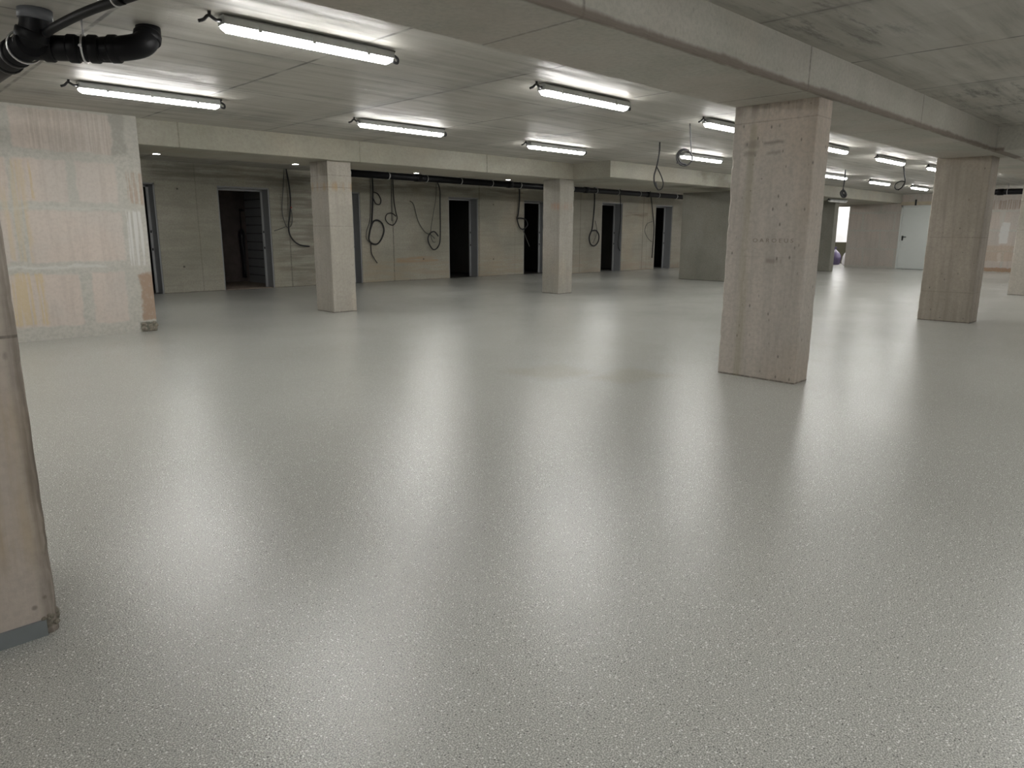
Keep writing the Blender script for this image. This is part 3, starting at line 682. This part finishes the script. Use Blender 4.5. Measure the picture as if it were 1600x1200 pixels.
cable([(yy(11.38, [(16.266, 2.07), (16.344, 1.858), (16.471, 1.39), (16.521, 1.136), (16.518, .794), (16.496, .311)]), .014, 'cable', 'strand'),
       (yy(11.40, [(16.479, 1.289), (16.216, 1.218), (16.143, 1.016), (16.305, .829), (16.492, .743)]), .007, 'cable_grey', 'thin_strand')], 'long cable hanging left of the last corridor doorway', GC1)
GC2 = 'loose cables hanging from the slab in the open bays'
cable([([(7.541, 5.167, 2.07), (7.54, 5.168, 1.936), (7.523, 5.185, 1.787), (7.505, 5.203, 1.674), (7.514, 5.194, 1.576), (7.549, 5.159, 1.508)], .0095, 'cable', 'strand'),
       ([(7.549, 5.159, 1.508), (7.578, 5.130, 1.530), (7.585, 5.123, 1.60), (7.561, 5.147, 1.69), (7.524, 5.185, 1.785)], .007, 'cable', 'loop'),
       ([(7.535, 5.173, 1.54), (7.52, 5.188, 1.60)], .009, 'cable_grey', 'tail')], 'black cable with a narrow slit loop dangling above the wide beam', GC2)
cable([([(6.492, 4.099, 2.07), (6.502, 4.089, 1.935), (6.514, 4.076, 1.77)], .0055, 'cable', 'strand'),
       ([(6.515, 4.075, 1.768), (6.493, 4.097, 1.809), (6.46, 4.13, 1.824), (6.428, 4.162, 1.808), (6.41, 4.18, 1.766), (6.413, 4.177, 1.716), (6.436, 4.154, 1.676), (6.47, 4.12, 1.663), (6.501, 4.089, 1.682), (6.522, 4.069, 1.725), (6.513, 4.078, 1.776), (6.488, 4.102, 1.805), (6.454, 4.136, 1.814), (6.430, 4.160, 1.79), (6.420, 4.170, 1.745), (6.44, 4.15, 1.695), (6.48, 4.11, 1.675), (6.44, 4.15, 1.685), (6.41, 4.18, 1.69)], .0075, 'cable', 'coil')], 'coiled black cable hanging in front of a lit lamp', GC2)
cable([([(12.95, 5.04, 2.07), (12.954, 5.036, 1.911), (12.944, 5.046, 1.729)], .011, 'cable', 'strand'),
       ([(12.954, 5.036, 1.735), (12.926, 5.064, 1.701), (12.926, 5.064, 1.656), (12.948, 5.042, 1.618), (12.975, 5.015, 1.614), (12.988, 5.002, 1.649), (12.973, 5.017, 1.695), (12.954, 5.036, 1.72), (12.94, 5.05, 1.68), (12.96, 5.03, 1.64), (12.965, 5.03, 1.67)], .018, 'cable', 'knot')], 'straight black cable ending in a tight knot before the end opening', GC2)
cable([([(12.736, 4.05, 2.07), (12.755, 4.031, 1.932), (12.772, 4.013, 1.813), (12.75, 4.036, 1.733), (12.703, 4.082, 1.683)], .010, 'cable', 'strand'),
       ([(12.772, 4.013, 1.813), (12.728, 4.058, 1.822), (12.673, 4.113, 1.782), (12.663, 4.123, 1.732), (12.688, 4.098, 1.693), (12.737, 4.049, 1.713), (12.773, 4.013, 1.803)], .009, 'cable', 'loop')], 'black cable with a slanted loop hanging from a far lamp end', GC2)

# ================================================================== THINGS ON THE FLOOR
def sack(name, c, h, r, mat, seed, lab, group=None):
    """a slumped plastic sack: lathed blob with folds and a gathered neck"""
    rnd = random.Random(seed); n, mm = 28, 18; vs = []; fs = []
    for i in range(mm + 1):
        t = i / mm
        prof = (math.sin(min(1, t * 1.25 + .18) * math.pi) ** .55) if t < .66 else max(.16, 1 - (t - .55) * 2.2)
        prof = max(.1, min(1, [.86, .97, 1.03, 1.05, 1.05, 1.04, 1.02, 1.0, .97, .93, .87, .8, .7, .57, .42, .28, .2, .26, .33][i]))
        for k in range(n):
            a = 2 * math.pi * k / n
            q = prof * (1 + .16 * mnoise.noise(Vector((math.cos(a) * 2 + seed, math.sin(a) * 2, t * 3))) + .07 * mnoise.noise(Vector((math.cos(a) * 6 + seed, math.sin(a) * 6, t * 5))))
            vs.append((c[0] + r * q * math.cos(a), c[1] + r * q * math.sin(a), c[2] + h * t))
    for i in range(mm):
        for k in range(n): fs.append((i * n + k, i * n + (k + 1) % n, (i + 1) * n + (k + 1) % n, (i + 1) * n + k))
    fs += [tuple(range(n))[::-1], tuple(range(mm * n, mm * n + n))]
    o = MB().add(vs, fs, True).build(name, M[mat], None, (c[0], c[1], c[2]))
    return tag(o, lab, 'bag', group)
sack('plastic_sack', (XE + 1.5, 9.32, 0), .56, .22, 'bag_purple', 2, 'purple plastic sack in the room behind the narrow end opening')
sack('plastic_sack', (XE + .98, 9.26, 0), .24, .12, 'bag_black', 5, 'low black plastic sack in front of the purple one, behind the end opening')
sack('plastic_sack', (XE + 1.35, 8.80, 0), .56, .17, 'bag_white', 9, 'white plastic sack at the right jamb of the narrow end opening')
# draped dark cloth hanging from a peg in the brown room
r = empty('hanging_cloth', (6.10, 13.86, .09)); o = (6.10, 13.86, .09); n = 24; vs = []; fs = []
prof = [(.09, .05), (.25, .045), (.45, .055), (.62, .07), (.78, .075), (.9, .085), (.98, .075), (1.03, .03)]
for i, (z, q) in enumerate(prof):
    for k in range(n):
        a = 2 * math.pi * k / n; f = 1 + .22 * math.sin(a * 5 + i * .4)
        vs.append((6.085 + q * f * .55 * math.cos(a), 13.865 + q * f * math.sin(a), z))
for i in range(len(prof) - 1):
    for k in range(n): fs.append((i * n + k, i * n + (k + 1) % n, (i + 1) * n + (k + 1) % n, (i + 1) * n + k))
fs += [tuple(range(n))[::-1], tuple(range(len(vs) - n, len(vs)))]
MB().add(vs, fs, True).build('cloth', M['bag_black'], r, o)
MB().tube([(6.085, 13.865, 1.02), (6.085, 13.865, 1.36), (6.13, 13.88, 1.40)], .008, 8).build('strap', M['cable'], r, o)
MB().tube([(6.17, 13.90, 1.39), (6.08, 13.86, 1.40)], .022, 10).build('peg', M['cable'], r, o)
tag(r, 'long dark cloth hanging in the corner inside the wide left doorway', 'cloth')
